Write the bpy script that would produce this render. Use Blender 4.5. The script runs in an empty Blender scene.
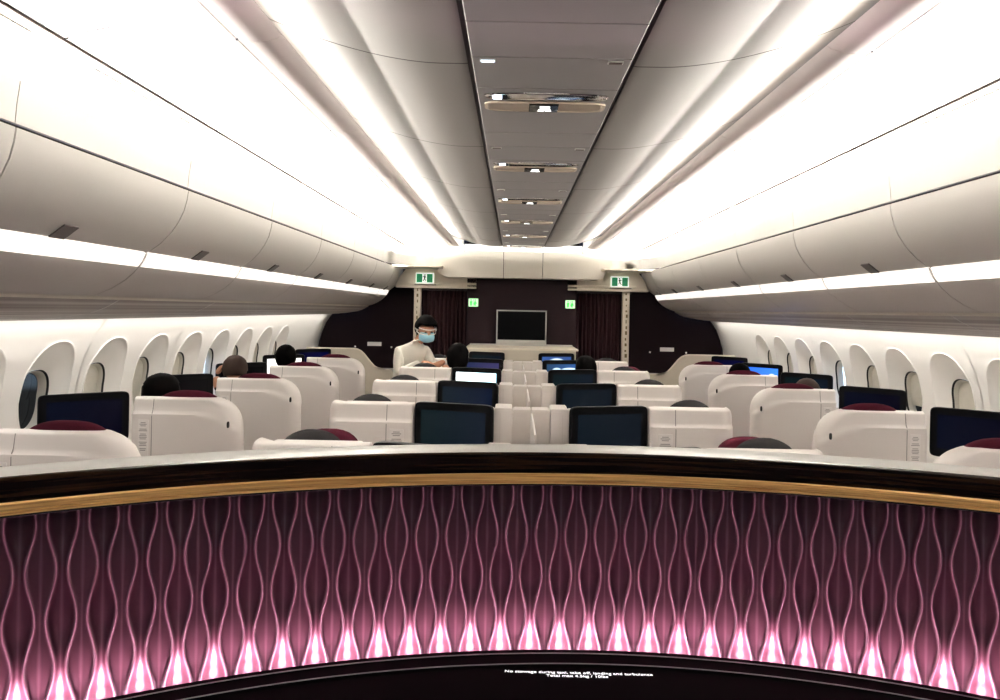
import bpy, bmesh, math, random
from mathutils import Vector, Matrix
random.seed(7)
sc = bpy.context.scene
COL = sc.collection
EYE = 1.60            # eye level above the cabin floor
CX = -0.107           # camera offset from the aircraft centre line
PI = math.pi

# ------------------------------------------------------------------ materials
def mat(name, col, rough=0.5, metal=0.0, emit=None, es=0.0, coat=0.0, noise=0.0, nscale=60, bump=0.0, spec=None, alpha=None):
    m = bpy.data.materials.new(name); m.use_nodes = True
    nt = m.node_tree; b = nt.nodes['Principled BSDF']
    b.inputs['Base Color'].default_value = (*col, 1)
    b.inputs['Roughness'].default_value = rough
    b.inputs['Metallic'].default_value = metal
    if coat: b.inputs['Coat Weight'].default_value = coat; b.inputs['Coat Roughness'].default_value = 0.08
    if spec is not None: b.inputs['Specular IOR Level'].default_value = spec
    if emit: b.inputs['Emission Color'].default_value = (*emit, 1); b.inputs['Emission Strength'].default_value = es
    if alpha is not None: b.inputs['Alpha'].default_value = alpha
    if noise or bump:
        tc = nt.nodes.new('ShaderNodeTexCoord'); n = nt.nodes.new('ShaderNodeTexNoise')
        n.inputs['Scale'].default_value = nscale; n.inputs['Detail'].default_value = 4
        nt.links.new(tc.outputs['Object'], n.inputs['Vector'])
        if noise:
            r = nt.nodes.new('ShaderNodeMix'); r.data_type = 'RGBA'
            r.inputs[6].default_value = (*[c*(1-noise) for c in col], 1); r.inputs[7].default_value = (*[min(1, c*(1+noise)) for c in col], 1)
            nt.links.new(n.outputs['Fac'], r.inputs[0]); nt.links.new(r.outputs[2], b.inputs['Base Color'])
        if bump:
            bp = nt.nodes.new('ShaderNodeBump'); bp.inputs['Strength'].default_value = bump; bp.inputs['Distance'].default_value = 0.003
            nt.links.new(n.outputs['Fac'], bp.inputs['Height']); nt.links.new(bp.outputs['Normal'], b.inputs['Normal'])
    return m

M = {}
M['shell'] = mat('shell_white', (.77, .72, .685), .38, noise=.02, nscale=300)
M['shell_in'] = mat('shell_inner', (.70, .65, .61), .5, noise=.03)
M['bin'] = mat('bin_white', (.57, .545, .515), .42, noise=.02, nscale=200)
def banded():
    m = mat('service_panel_grey', (.40, .365, .35), .45); nt = m.node_tree; b = nt.nodes['Principled BSDF']
    tc = nt.nodes.new('ShaderNodeTexCoord'); mp = nt.nodes.new('ShaderNodeMapping'); mp.inputs['Scale'].default_value = (26, .12, 0)
    n = nt.nodes.new('ShaderNodeTexNoise'); n.inputs['Scale'].default_value = 1; n.inputs['Detail'].default_value = 1
    r = nt.nodes.new('ShaderNodeValToRGB'); r.color_ramp.elements[0].color = (.27, .24, .23, 1); r.color_ramp.elements[1].color = (.50, .47, .45, 1)
    r.color_ramp.elements[0].position = .38; r.color_ramp.elements[1].position = .62
    for a, c in ((tc.outputs['Object'], mp.inputs[0]), (mp.outputs[0], n.inputs['Vector']), (n.outputs['Fac'], r.inputs[0]), (r.outputs[0], b.inputs['Base Color'])): nt.links.new(a, c)
    return m
M['psu'] = banded()
M['bin_low'] = mat('bin_underside', (.50, .47, .45), .4, noise=.02)
M['rail_white'] = mat('rail_white', (.9, .88, .85), .25, emit=(1, .95, .9), es=.62, noise=.01)  # weak emission stands in for cove light reflected by the grip rail
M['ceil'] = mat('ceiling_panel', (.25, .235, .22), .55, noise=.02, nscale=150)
M['ceil_out'] = mat('ceiling_bright_panel', (.92, .91, .885), .5, noise=.01)
M['lip'] = mat('cove_lip', (.72, .65, .62), .45, noise=.02)
M['strip'] = mat('ceiling_strip', (.245, .23, .225), .5, noise=.03, nscale=200)
M['dark'] = mat('joint_dark', (.05, .04, .04), .6, noise=.1)
M['slot'] = mat('slot_brown', (.10, .07, .06), .4, noise=.1)
M['wall'] = mat('sidewall_white', (.83, .80, .755), .42, noise=.015, nscale=200)
M['gasket'] = mat('gasket_black', (.03, .03, .03), .35, spec=.10, noise=.1)
M['shade'] = mat('window_shade', (.56, .53, .46), .6, noise=.08, nscale=25)
M['cassette'] = mat('window_cassette', (.6, .57, .5), .5, noise=.04)
M['plum'] = mat('bulkhead_plum', (.016, .009, .011), .55, spec=.10, noise=.25, nscale=80, bump=.1)
M['curtain'] = mat('curtain_plum', (.040, .021, .023), .85, spec=.10, noise=.25, nscale=120, bump=.2)
M['beam'] = mat('beam_cream', (.60, .565, .50), .5, noise=.015)
M['lintel'] = mat('lintel_cream', (.72, .66, .56), .5, noise=.03)
M['cred'] = mat('credenza_cream', (.56, .51, .43), .4, noise=.03)
M['silver'] = mat('silver_frame', (.62, .61, .58), .3, metal=.8, noise=.04)
M['black'] = mat('black_gloss', (.008, .008, .009), .18, coat=.4, noise=.1)
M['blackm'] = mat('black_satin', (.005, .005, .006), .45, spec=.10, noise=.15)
M['maroon'] = mat('maroon_fabric', (.062, .010, .020), .85, spec=.10, noise=.2, nscale=250, bump=.3)
M['grey'] = mat('grey_fabric', (.030, .028, .029), .9, spec=.1, noise=.35, nscale=350, bump=.4)
M['carpet'] = mat('carpet', (.10, .06, .075), .95, noise=.3, nscale=200, bump=.5)
M['green'] = mat('sign_green', (.0, .22, .09), .4, emit=(.0, .42, .16), es=.12, noise=.02)
M['signwhite'] = mat('sign_white', (.85, .92, .84), .4, emit=(.9, 1, .88), es=.5, noise=.01)
M['palegreen'] = mat('sign_pale_green', (.62, .9, .6), .4, emit=(.55, 1, .55), es=.5, noise=.01)
M['brightgreen'] = mat('sign_bright_green', (.05, .5, .1), .4, emit=(.1, .8, .2), es=.35, noise=.01)
M['chrome'] = mat('chrome', (.75, .74, .73), .08, metal=1, noise=.02)
M['reclight'] = mat('reading_light', (.8, .85, 1), .3, emit=(.7, .85, 1), es=1.6, noise=.01)
M['icon'] = mat('icon_white', (.9, .9, .9), .4, emit=(1, 1, 1), es=1.0, noise=.01)
M['grille'] = mat('air_grille', (.34, .31, .24), .55, noise=.03)
M['print'] = mat('print_grey', (.36, .33, .32), .7, noise=.05)
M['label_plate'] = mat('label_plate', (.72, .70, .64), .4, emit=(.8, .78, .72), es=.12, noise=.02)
M['counter'] = mat('counter_grey', (.46, .45, .43), .28, noise=.04, nscale=90)
M['panel'] = mat('wave_panel', (.12, .042, .058), .36, noise=.0, spec=.6)
M['led'] = mat('led_pink', (1, .8, .9), .5, emit=(1, .68, .84), es=110, noise=.01)
M['skin'] = mat('skin_tan', (.50, .26, .17), .55, noise=.08, nscale=40)
M['skin_dark'] = mat('skin_brown', (.36, .15, .09), .55, noise=.08, nscale=40)
M['hair'] = mat('hair_black', (.003, .0026, .0026), .6, spec=.03, noise=.4, nscale=90, bump=.5)
M['hair_brown'] = mat('hair_brown_short', (.032, .015, .009), .75, noise=.3, nscale=220, bump=.5)
M['gown'] = mat('gown_white', (.90, .86, .78), .8, noise=.05, nscale=14, bump=.6)
M['mask'] = mat('mask_blue', (.36, .66, .80), .8, noise=.05, nscale=80)
M['goggle'] = mat('goggle_clear', (.85, .85, .82), .15, noise=.02, alpha=.14)
M['shirt_dark'] = mat('shirt_dark', (.02, .02, .024), .85, spec=.10, noise=.2, nscale=120)
M['shirt_maroon'] = mat('shirt_maroon', (.12, .02, .03), .85, noise=.2, nscale=120)
M['trousers'] = mat('trousers_dark', (.025, .024, .03), .85, noise=.2, nscale=120)
M['latch'] = mat('latch_grey', (.12, .105, .10), .35, noise=.1)
M['tray'] = mat('tray_tan', (.40, .33, .26), .4, noise=.05)
M['brass'] = mat('hinge_dark_brass', (.20, .16, .08), .5, metal=.3, noise=.3)
M['sheet_white'] = mat('sheet_white', (.8, .78, .74), .5, noise=.02)
M['tvglass'] = mat('tv_glass', (.002, .002, .0025), .45, spec=.05, noise=.1)
M['shelf_black'] = mat('shelf_black', (.003, .003, .003), .6, spec=.04, noise=.1)
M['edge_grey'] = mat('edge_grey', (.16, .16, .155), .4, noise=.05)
M['grille_slat'] = mat('grille_slat', (.46, .43, .36), .5, noise=.02)
M['eye'] = mat('eye', (.02, .012, .01), .2, noise=.1)

def pane_mat(name, clear):
    m = bpy.data.materials.new(name); m.use_nodes = True; nt = m.node_tree; nt.nodes.clear()
    o = nt.nodes.new('ShaderNodeOutputMaterial'); mx = nt.nodes.new('ShaderNodeMixShader'); tr = nt.nodes.new('ShaderNodeBsdfTransparent'); g = nt.nodes.new('ShaderNodeBsdfGlossy')
    g.inputs['Roughness'].default_value = .05; fr = nt.nodes.new('ShaderNodeValue'); fr.outputs[0].default_value = .03
    tr.inputs['Color'].default_value = clear
    nt.links.new(fr.outputs[0], mx.inputs[0]); nt.links.new(tr.outputs[0], mx.inputs[1]); nt.links.new(g.outputs[0], mx.inputs[2]); nt.links.new(mx.outputs[0], o.inputs[0])
    return m
M['pane_open'] = pane_mat('pane_clear', (.95, .97, 1, 1)); M['pane_dark'] = pane_mat('pane_tinted', (.04, .045, .05, 1))
def wood():
    m = bpy.data.materials.new('gold_trim_wood'); m.use_nodes = True
    nt = m.node_tree; b = nt.nodes['Principled BSDF']; b.inputs['Roughness'].default_value = .35; b.inputs['Metallic'].default_value = .25
    tc = nt.nodes.new('ShaderNodeTexCoord'); mp = nt.nodes.new('ShaderNodeMapping'); mp.inputs['Scale'].default_value = (2.0, 2.0, 160)
    n = nt.nodes.new('ShaderNodeTexNoise'); n.inputs['Scale'].default_value = 1.3; n.inputs['Detail'].default_value = 3
    r = nt.nodes.new('ShaderNodeValToRGB'); r.color_ramp.elements[0].color = (.52, .29, .10, 1); r.color_ramp.elements[1].color = (.82, .54, .22, 1)
    r.color_ramp.elements[0].position = .35; r.color_ramp.elements[1].position = .65
    for a, c in ((tc.outputs['Object'], mp.inputs[0]), (mp.outputs[0], n.inputs['Vector']), (n.outputs['Fac'], r.inputs[0]), (r.outputs[0], b.inputs['Base Color'])): nt.links.new(a, c)
    return m
M['gold'] = wood()
def darkwood():
    m = bpy.data.materials.new('dark_lacquer_rim'); m.use_nodes = True
    nt = m.node_tree; b = nt.nodes['Principled BSDF']; b.inputs['Roughness'].default_value = .12; b.inputs['Specular IOR Level'].default_value = .35
    tc = nt.nodes.new('ShaderNodeTexCoord'); mp = nt.nodes.new('ShaderNodeMapping'); mp.inputs['Scale'].default_value = (1.5, 1.5, 60)
    n = nt.nodes.new('ShaderNodeTexNoise'); n.inputs['Scale'].default_value = 1.6; n.inputs['Detail'].default_value = 5
    r = nt.nodes.new('ShaderNodeValToRGB'); r.color_ramp.elements[0].color = (.006, .004, .003, 1); r.color_ramp.elements[1].color = (.06, .03, .012, 1)
    r.color_ramp.elements[0].position = .45; r.color_ramp.elements[1].position = .75
    for a, c in ((tc.outputs['Object'], mp.inputs[0]), (mp.outputs[0], n.inputs['Vector']), (n.outputs['Fac'], r.inputs[0]), (r.outputs[0], b.inputs['Base Color'])): nt.links.new(a, c)
    return m
M['rim'] = darkwood()

def screen_mat(name, c0, c1, es, blob=None, blobcol=(1, 1, 1), blob2=None, gloss=.15):
    """A display: two-colour picture across its width (Object X), optionally a soft bright shape (cx, cz, rx, rz in object metres)."""
    m = bpy.data.materials.new(name); m.use_nodes = True
    nt = m.node_tree; b = nt.nodes['Principled BSDF']
    b.inputs['Base Color'].default_value = (.004, .004, .005, 1); b.inputs['Roughness'].default_value = gloss; b.inputs['Specular IOR Level'].default_value = .08
    tc = nt.nodes.new('ShaderNodeTexCoord'); sx = nt.nodes.new('ShaderNodeSeparateXYZ'); nt.links.new(tc.outputs['Generated'], sx.inputs[0])
    mx = nt.nodes.new('ShaderNodeMix'); mx.data_type = 'RGBA'
    mx.inputs[6].default_value = (*c0, 1); mx.inputs[7].default_value = (*c1, 1)
    nt.links.new(sx.outputs[0], mx.inputs[0]); out = mx.outputs[2]
    for bl in (blob, blob2):
        if not bl: continue
        mp = nt.nodes.new('ShaderNodeMapping'); mp.inputs['Location'].default_value = (-bl[0]/bl[2], 0, -bl[1]/bl[3]); mp.inputs['Scale'].default_value = (1/bl[2], 0, 1/bl[3])
        nt.links.new(tc.outputs['Generated'], mp.inputs[0])
        ln = nt.nodes.new('ShaderNodeVectorMath'); ln.operation = 'LENGTH'; nt.links.new(mp.outputs[0], ln.inputs[0])
        mr = nt.nodes.new('ShaderNodeMapRange'); mr.inputs[1].default_value = .8; mr.inputs[2].default_value = 1.05; mr.inputs[3].default_value = 1; mr.inputs[4].default_value = 0
        nt.links.new(ln.outputs['Value'], mr.inputs[0])
        m2 = nt.nodes.new('ShaderNodeMix'); m2.data_type = 'RGBA'; m2.inputs[7].default_value = (*blobcol, 1)
        nt.links.new(mr.outputs[0], m2.inputs[0]); nt.links.new(out, m2.inputs[6]); out = m2.outputs[2]
    nt.links.new(out, b.inputs['Emission Color']); b.inputs['Emission Strength'].default_value = es
    return m
S = {
 'teal': screen_mat('screen_teal', (.012, .030, .034), (.008, .020, .042), .42),
 'tealblue': screen_mat('screen_teal_blue', (.020, .036, .052), (.006, .018, .060), .42),
 'slate': screen_mat('screen_slate', (.013, .024, .036), (.010, .018, .030), .42),
 'navy': screen_mat('screen_navy', (.004, .008, .028), (.001, .001, .016), .42),
 'navyb': screen_mat('screen_navy_blue', (.004, .004, .05), (.006, .008, .10), .42),
 'black': screen_mat('screen_black', (.001, .001, .002), (.002, .002, .003), .42),
 'white': screen_mat('screen_white', (.9, 1, 1), (.55, .9, 1), 2.2, blob=(.35, .1, .45, .5)),
 'dusk': screen_mat('screen_dusk', (.02, .028, .07), (.05, .045, .12), 1.0, blob=(.5, .0, .7, .32), blobcol=(.75, .72, 1)),
 'cloud': screen_mat('screen_cloud', (.04, .09, .25), (.03, .07, .20), 1.2, blob=(.50, .50, .34, .42), blobcol=(.75, .9, 1)),
 'cloud2': screen_mat('screen_cloud_low', (.02, .05, .10), (.03, .09, .25), 1.2, blob=(.30, .62, .16, .2), blob2=(.68, .66, .28, .16), blobcol=(.65, .85, 1)),
 'bluewhite': screen_mat('screen_blue_white', (.03, .12, .6), (.05, .2, .8), 1.3, blob=(.2, .55, .10, .22), blob2=(.82, .5, .12, .22), blobcol=(.75, .85, 1)),
 'warm': screen_mat('screen_warm_white', (.9, .86, .85), (1, .93, .85), 1.6),
}

# ------------------------------------------------------------------ object helpers
ORG = {}
def worg(p): return ORG.get(p.name, Vector((0, 0, 0))) if p else Vector((0, 0, 0))
def empty(name, loc, label=None, cat=None, group=None):
    o = bpy.data.objects.new(name, None); COL.objects.link(o); o.empty_display_size = .05
    o.location = loc; ORG[o.name] = Vector(loc)
    tag(o, label, cat, group); return o
def tag(o, label=None, cat=None, group=None, kind=None):
    if label: o['label'] = label
    if cat: o['category'] = cat
    if group: o['group'] = group
    if kind: o['kind'] = kind
    return o
def obj(name, bm, m, parent=None, smooth=False, origin=None, label=None):
    """link a bmesh given in world coordinates as one object whose origin sits at its base centre"""
    if isinstance(bm, bpy.types.Mesh): me = bm
    else:
        me = bpy.data.meshes.new(name)
        bmesh.ops.recalc_face_normals(bm, faces=bm.faces[:]); bm.to_mesh(me); bm.free()
    xs = [v.co for v in me.vertices]
    if origin is None:
        origin = Vector(((min(c.x for c in xs)+max(c.x for c in xs))/2, (min(c.y for c in xs)+max(c.y for c in xs))/2, min(c.z for c in xs)))
    origin = Vector(origin); me.transform(Matrix.Translation(-origin))
    for mm in (m if isinstance(m, (list, tuple)) else [m]):
        if mm: me.materials.append(M[mm] if isinstance(mm, str) else mm)
    if smooth:
        for p in me.polygons: p.use_smooth = True
    o = bpy.data.objects.new(name, me); COL.objects.link(o)
    o.location = origin - worg(parent); ORG[o.name] = origin
    if parent: o.parent = parent
    if label: o['label'] = label
    return o
def struct(name, bm, m, smooth=False):
    return tag(obj(name, bm, m, None, smooth), kind='structure')
def autosmooth(o, ang=35):
    me = o.data
    for p in me.polygons: p.use_smooth = True
    try: me.set_sharp_from_angle(angle=math.radians(ang))
    except Exception: pass
    return o

def B(): return bmesh.new()
def box(bm, x0, x1, y0, y1, z0, z1, bev=0, seg=2):
    x0, x1 = sorted((x0, x1)); y0, y1 = sorted((y0, y1)); z0, z1 = sorted((z0, z1))
    t = bmesh.new(); bmesh.ops.create_cube(t, size=1)
    for v in t.verts: v.co = Vector((x0+(v.co.x+.5)*(x1-x0), y0+(v.co.y+.5)*(y1-y0), z0+(v.co.z+.5)*(z1-z0)))
    if bev: bmesh.ops.bevel(t, geom=t.edges[:], offset=min(bev, .49*min(x1-x0, y1-y0, z1-z0)), segments=seg, profile=.5, affect='EDGES')
    merge(bm, t); return bm
def merge(bm, t, mtx=None):
    vs = [bm.verts.new(mtx @ v.co if mtx else v.co) for v in t.verts]
    t.verts.index_update()
    for f in t.faces:
        try: bm.faces.new([vs[v.index] for v in f.verts])
        except ValueError: pass
    t.free()
def grid_loft(bm, loops, closed=False, cap=False):
    vs = [[bm.verts.new(p) for p in L] for L in loops]
    n = len(vs[0])
    for a, b in zip(vs, vs[1:]):
        for i in range(n if closed else n-1):
            j = (i+1) % n
            bm.faces.new((a[i], a[j], b[j], b[i]))
    if cap:
        for L in (vs[0], vs[-1]):
            f = bm.faces.new(L); bmesh.ops.triangulate(bm, faces=[f])
    return vs
def extrude_profile(bm, pts, y0, y1, s=1, ny=1, thick=0):
    """pts: (distance from centre line, height rel. to eye level); swept along the cabin"""
    loops = []
    for k in range(ny+1):
        y = y0+(y1-y0)*k/ny
        loops.append([(s*h, y, EYE+H) for h, H in pts])
    grid_loft(bm, loops)
    return bm
def solid_profile(bm, pts, y0, y1, s=1):
    loops = [[(s*h, y, EYE+H) for h, H in pts] for y in (y0, y1)]
    grid_loft(bm, loops, closed=True, cap=True); return bm
def prism_xz(bm, pts, y0, y1):
    grid_loft(bm, [[(x, y, z) for x, z in pts] for y in (y0, y1)], closed=True, cap=True); return bm
def superell(bm, c, r, e=2.0, nu=24, nv=14, mtx=None):
    def sp(w, p): return math.copysign(abs(w)**p, w)
    q = 2.0/e; vs = []
    for j in range(nv+1):
        v = -PI/2+PI*j/nv; row = []
        for i in range(nu):
            u = 2*PI*i/nu
            p = Vector((r[0]*sp(math.cos(v), q)*sp(math.cos(u), q), r[1]*sp(math.cos(v), q)*sp(math.sin(u), q), r[2]*sp(math.sin(v), q)))
            if mtx: p = mtx @ p
            row.append(p+Vector(c))
        vs.append(row)
    grid_loft(bm, vs, closed=True); bmesh.ops.remove_doubles(bm, verts=bm.verts[:], dist=1e-5); return bm
def tube(bm, pts, r, n=10):
    pts = [Vector(p) for p in pts]; loops = []
    for i, p in enumerate(pts):
        d = (pts[min(i+1, len(pts)-1)]-pts[max(i-1, 0)]).normalized()
        a = d.orthogonal().normalized(); b = d.cross(a)
        if i and (a.dot(pa) < 0): a, b = -a, -b
        if i:
            a = (pa - d*pa.dot(d)).normalized(); b = d.cross(a)
        pa = a
        loops.append([p+r*(math.cos(2*PI*k/n)*a+math.sin(2*PI*k/n)*b) for k in range(n)])
    grid_loft(bm, loops, closed=True, cap=True); return bm
def light(name, loc, direction, sx, sy, power, col=(1, .965, .90), ydir=Vector((0, 1, 0)), spread=180):
    l = bpy.data.lights.new(name, 'AREA'); l.shape = 'RECTANGLE'; l.size = sx; l.size_y = sy; l.energy = power; l.color = col; l.spread = math.radians(spread)
    o = bpy.data.objects.new(name, l); COL.objects.link(o)
    z = -Vector(direction).normalized(); y = ydir - z*ydir.dot(z); y.normalize(); x = y.cross(z)
    o.matrix_world = Matrix.Translation(loc) @ Matrix((x, y, z)).transposed().to_4x4()
    return o

SIDES = ((-1, 'left'), (1, 'right'))
ORD = ['first', 'second', 'third', 'fourth', 'fifth', 'sixth', 'seventh', 'eighth', 'ninth', 'tenth']
Y0, YB, YE = -1.8, 9.15, 9.80     # back of the cabin, face of the front beam, front bulkhead

# ------------------------------------------------------------------ room shell
bm = B(); box(bm, -2.85, 2.85, Y0, 10.0, -.06, 0); struct('floor', bm, 'carpet')
bm = B(); box(bm, -2.9, 2.9, Y0-.1, Y0, 0, 2.7); struct('wall_back', bm, 'beam')

# ceiling: middle panels each side of the service strip, with open joints over a dark backing
bm = B()
for s in (-1, 1):
    ys = [Y0] + [2.36+1.2*k for k in range(-3, 7) if Y0 < 2.36+1.2*k < YB-.2] + [YB+.05]
    for a, b in zip(ys, ys[1:]):
        extrude_profile(bm, [(.272, .806), (.285, .8045)]+[(.30+.72*i/22, .8045+.175*max(0, (i-2)/20)**1.7) for i in range(23)], a+.004, b-.004, s)
autosmooth(struct('ceiling', bm, 'ceil'), 50)
bm = B()
for s in (-1, 1):
    ys = [Y0] + [2.15+1.1*k for k in range(-3, 8) if Y0 < 2.15+1.1*k < YB-.2] + [YB+.05]
    for a, b in zip(ys, ys[1:]):
        extrude_profile(bm, [(.944, .80), (.95, .789), (1.03, .806), (1.12, .820), (1.22, .828), (1.32, .823), (1.40, .806), (1.462, .784), (1.466, .79)], a+.005, b-.005, s)
autosmooth(struct('ceiling.001', bm, 'ceil_out'), 50)
bm = B(); box(bm, -1.7, 1.7, Y0, YB, EYE+.985, EYE+1.02); struct('ceiling.002', bm, 'dark')
bm = B()
for s in (-1, 1):
    extrude_profile(bm, [(.258, .815), (.276, .815)], Y0, YB, s)
struct('ceiling.003', bm, 'dark')
# the service strip down the middle: one panel after another
bm = B()
seams = sorted([v for k in range(-3, 7) for v in (2.0+1.245*k, 2.60+1.245*k, 2.28+1.245*k) if -1.5 < v < YB-.1])
ys = [Y0]+seams+[YB]
for a, b in zip(ys, ys[1:]):
    box(bm, -.256, .256, a+.0025, b-.0025, EYE+.800, EYE+.83, .002, 1)
struct('ceiling.004', bm, 'strip')
n = 0
def trim(bm, m, smooth=True):
    global n; n += 1
    o = struct('trim_%d' % n, bm, m)
    if smooth: autosmooth(o)
    return o
for s, sd in SIDES:
    bm = B()                                     # lip that hides the inner light strip, in lengths
    ys = [Y0]+[2.15+1.1*k for k in range(-3, 8) if Y0 < 2.15+1.1*k < YB-.3]+[YB-.02]
    for a, b in zip(ys, ys[1:]):
        solid_profile(bm, [(.936, .786), (.90, .783), (.86, .788), (.825, .799), (.813, .808), (.820, .812), (.85, .804), (.93, .80)], a+.002, b-.002, s)
    trim(bm, 'lip')
    bm = B(); extrude_profile(bm, [(.93, .80), (.96, .85), (1.0, .95)], Y0, YB, s); trim(bm, 'ceil_out')
    bm = B(); solid_profile(bm, [(1.468, .778), (1.492, .770), (1.492, .80), (1.468, .80)], Y0, YB-.25, s); trim(bm, 'slot')
    bm = B(); extrude_profile(bm, [(1.494, .771), (1.56, .752), (1.64, .728), (1.70, .675), (1.71, .55)], Y0, YB-.15, s); trim(bm, 'ceil_out')
    bm = B()                                     # fascia above the bins, hides the outer light strip; curls inward at the front
    path = [(Y0, 0)]+[(2.13+1.13*k, 0) for k in range(-2, 6) if 2.13+1.13*k < 8.0]+[(8.1, 0), (8.4, .02), (8.65, .07), (8.85, .15), (9.0, .25), (9.1, .36), (9.16, .47)]
    prof = [(1.592, .525), (1.588, .58), (1.578, .650), (1.586, .662), (1.60, .655), (1.612, .58), (1.616, .525)]
    for (a, da), (b, db) in zip(path, path[1:]):
        g = .002 if da == 0 and db == 0 else 0
        loops = [[(s*(h-d), y, EYE+H) for h, H in prof] for y, d in ((a+g, da), (b-g, db))]
        grid_loft(bm, loops, closed=True, cap=True)
    bmesh.ops.remove_doubles(bm, verts=bm.verts[:], dist=1e-5)
    trim(bm, 'bin')
    bm = B(); extrude_profile(bm, [(1.617, .53), (1.6135, .58), (1.602, .65)], Y0, 8.1, s); trim(bm, 'dark')
    bm = B(); extrude_profile(bm, [(1.60, .522), (1.64, .505)], Y0, 9.0, s); trim(bm, 'dark')
    # panels under the bins (ribbed grey) and their bright outer edge
    bm = B()
    prof = [(2.04, .012), (2.09, -.018), (2.13, -.037), (2.18, -.055), (2.26, -.068), (2.34, -.081), (2.44, -.093), (2.54, -.099)]
    ys = [Y0]+[2.4+1.13*k for k in range(-3, 7) if Y0 < 2.4+1.13*k < 9.4]+[9.6]
    for a, b in zip(ys, ys[1:]): extrude_profile(bm, prof, a+.002, b-.002, s)
    trim(bm, 'psu')
    bm = B(); extrude_profile(bm, [(2.02, .028), (2.04, .022), (2.046, .008)], Y0, 9.6, s); trim(bm, 'beam', False)

# air grilles beside the rail, part of the trim above the bins
for s, sd in SIDES:
    k = 0
    for y in (1.25, 2.35, 3.45, 4.55, 5.65, 6.75):
        t = empty('air_grille', (s*1.52, y+.40, EYE+.74),
                  'long cream air grille above the %s bins, %s from the bar' % (sd, ['nearest', 'second', 'third', 'fourth', 'fifth', 'sixth'][k]), 'grille', 'air grilles above the bins'); k += 1
        q = Vector((s*(1.56-1.494), 0, -.019)).normalized(); nrm = Vector((-s*.28, 0, -.96))
        p0 = Vector((s*1.503, 0, EYE+.7683))
        def P(a, yy, up=0): return p0+q*a+nrm*up+Vector((0, yy, 0))
        bm = B()
        top = [P(0, y, .003), P(.055, y, .003), P(.055, y+.82, .003), P(0, y+.82, .003)]
        bot = [P(0, y, -.002), P(.055, y, -.002), P(.055, y+.82, -.002), P(0, y+.82, -.002)]
        grid_loft(bm, [bot, top], closed=True, cap=True)
        obj('frame', bm, 'grille', t)
        bm = B()
        for i in range(40):
            yy = y+.01+i*.02
            grid_loft(bm, [[P(.008, yy, .0025), P(.047, yy, .0025), P(.047, yy+.009, .0025), P(.008, yy+.009, .0025)], [P(.008, yy, .0042), P(.047, yy, .0042), P(.047, yy+.009, .0042), P(.008, yy+.009, .0042)]], closed=True, cap=True)
        obj('slats', bm, 'grille_slat', t)

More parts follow.
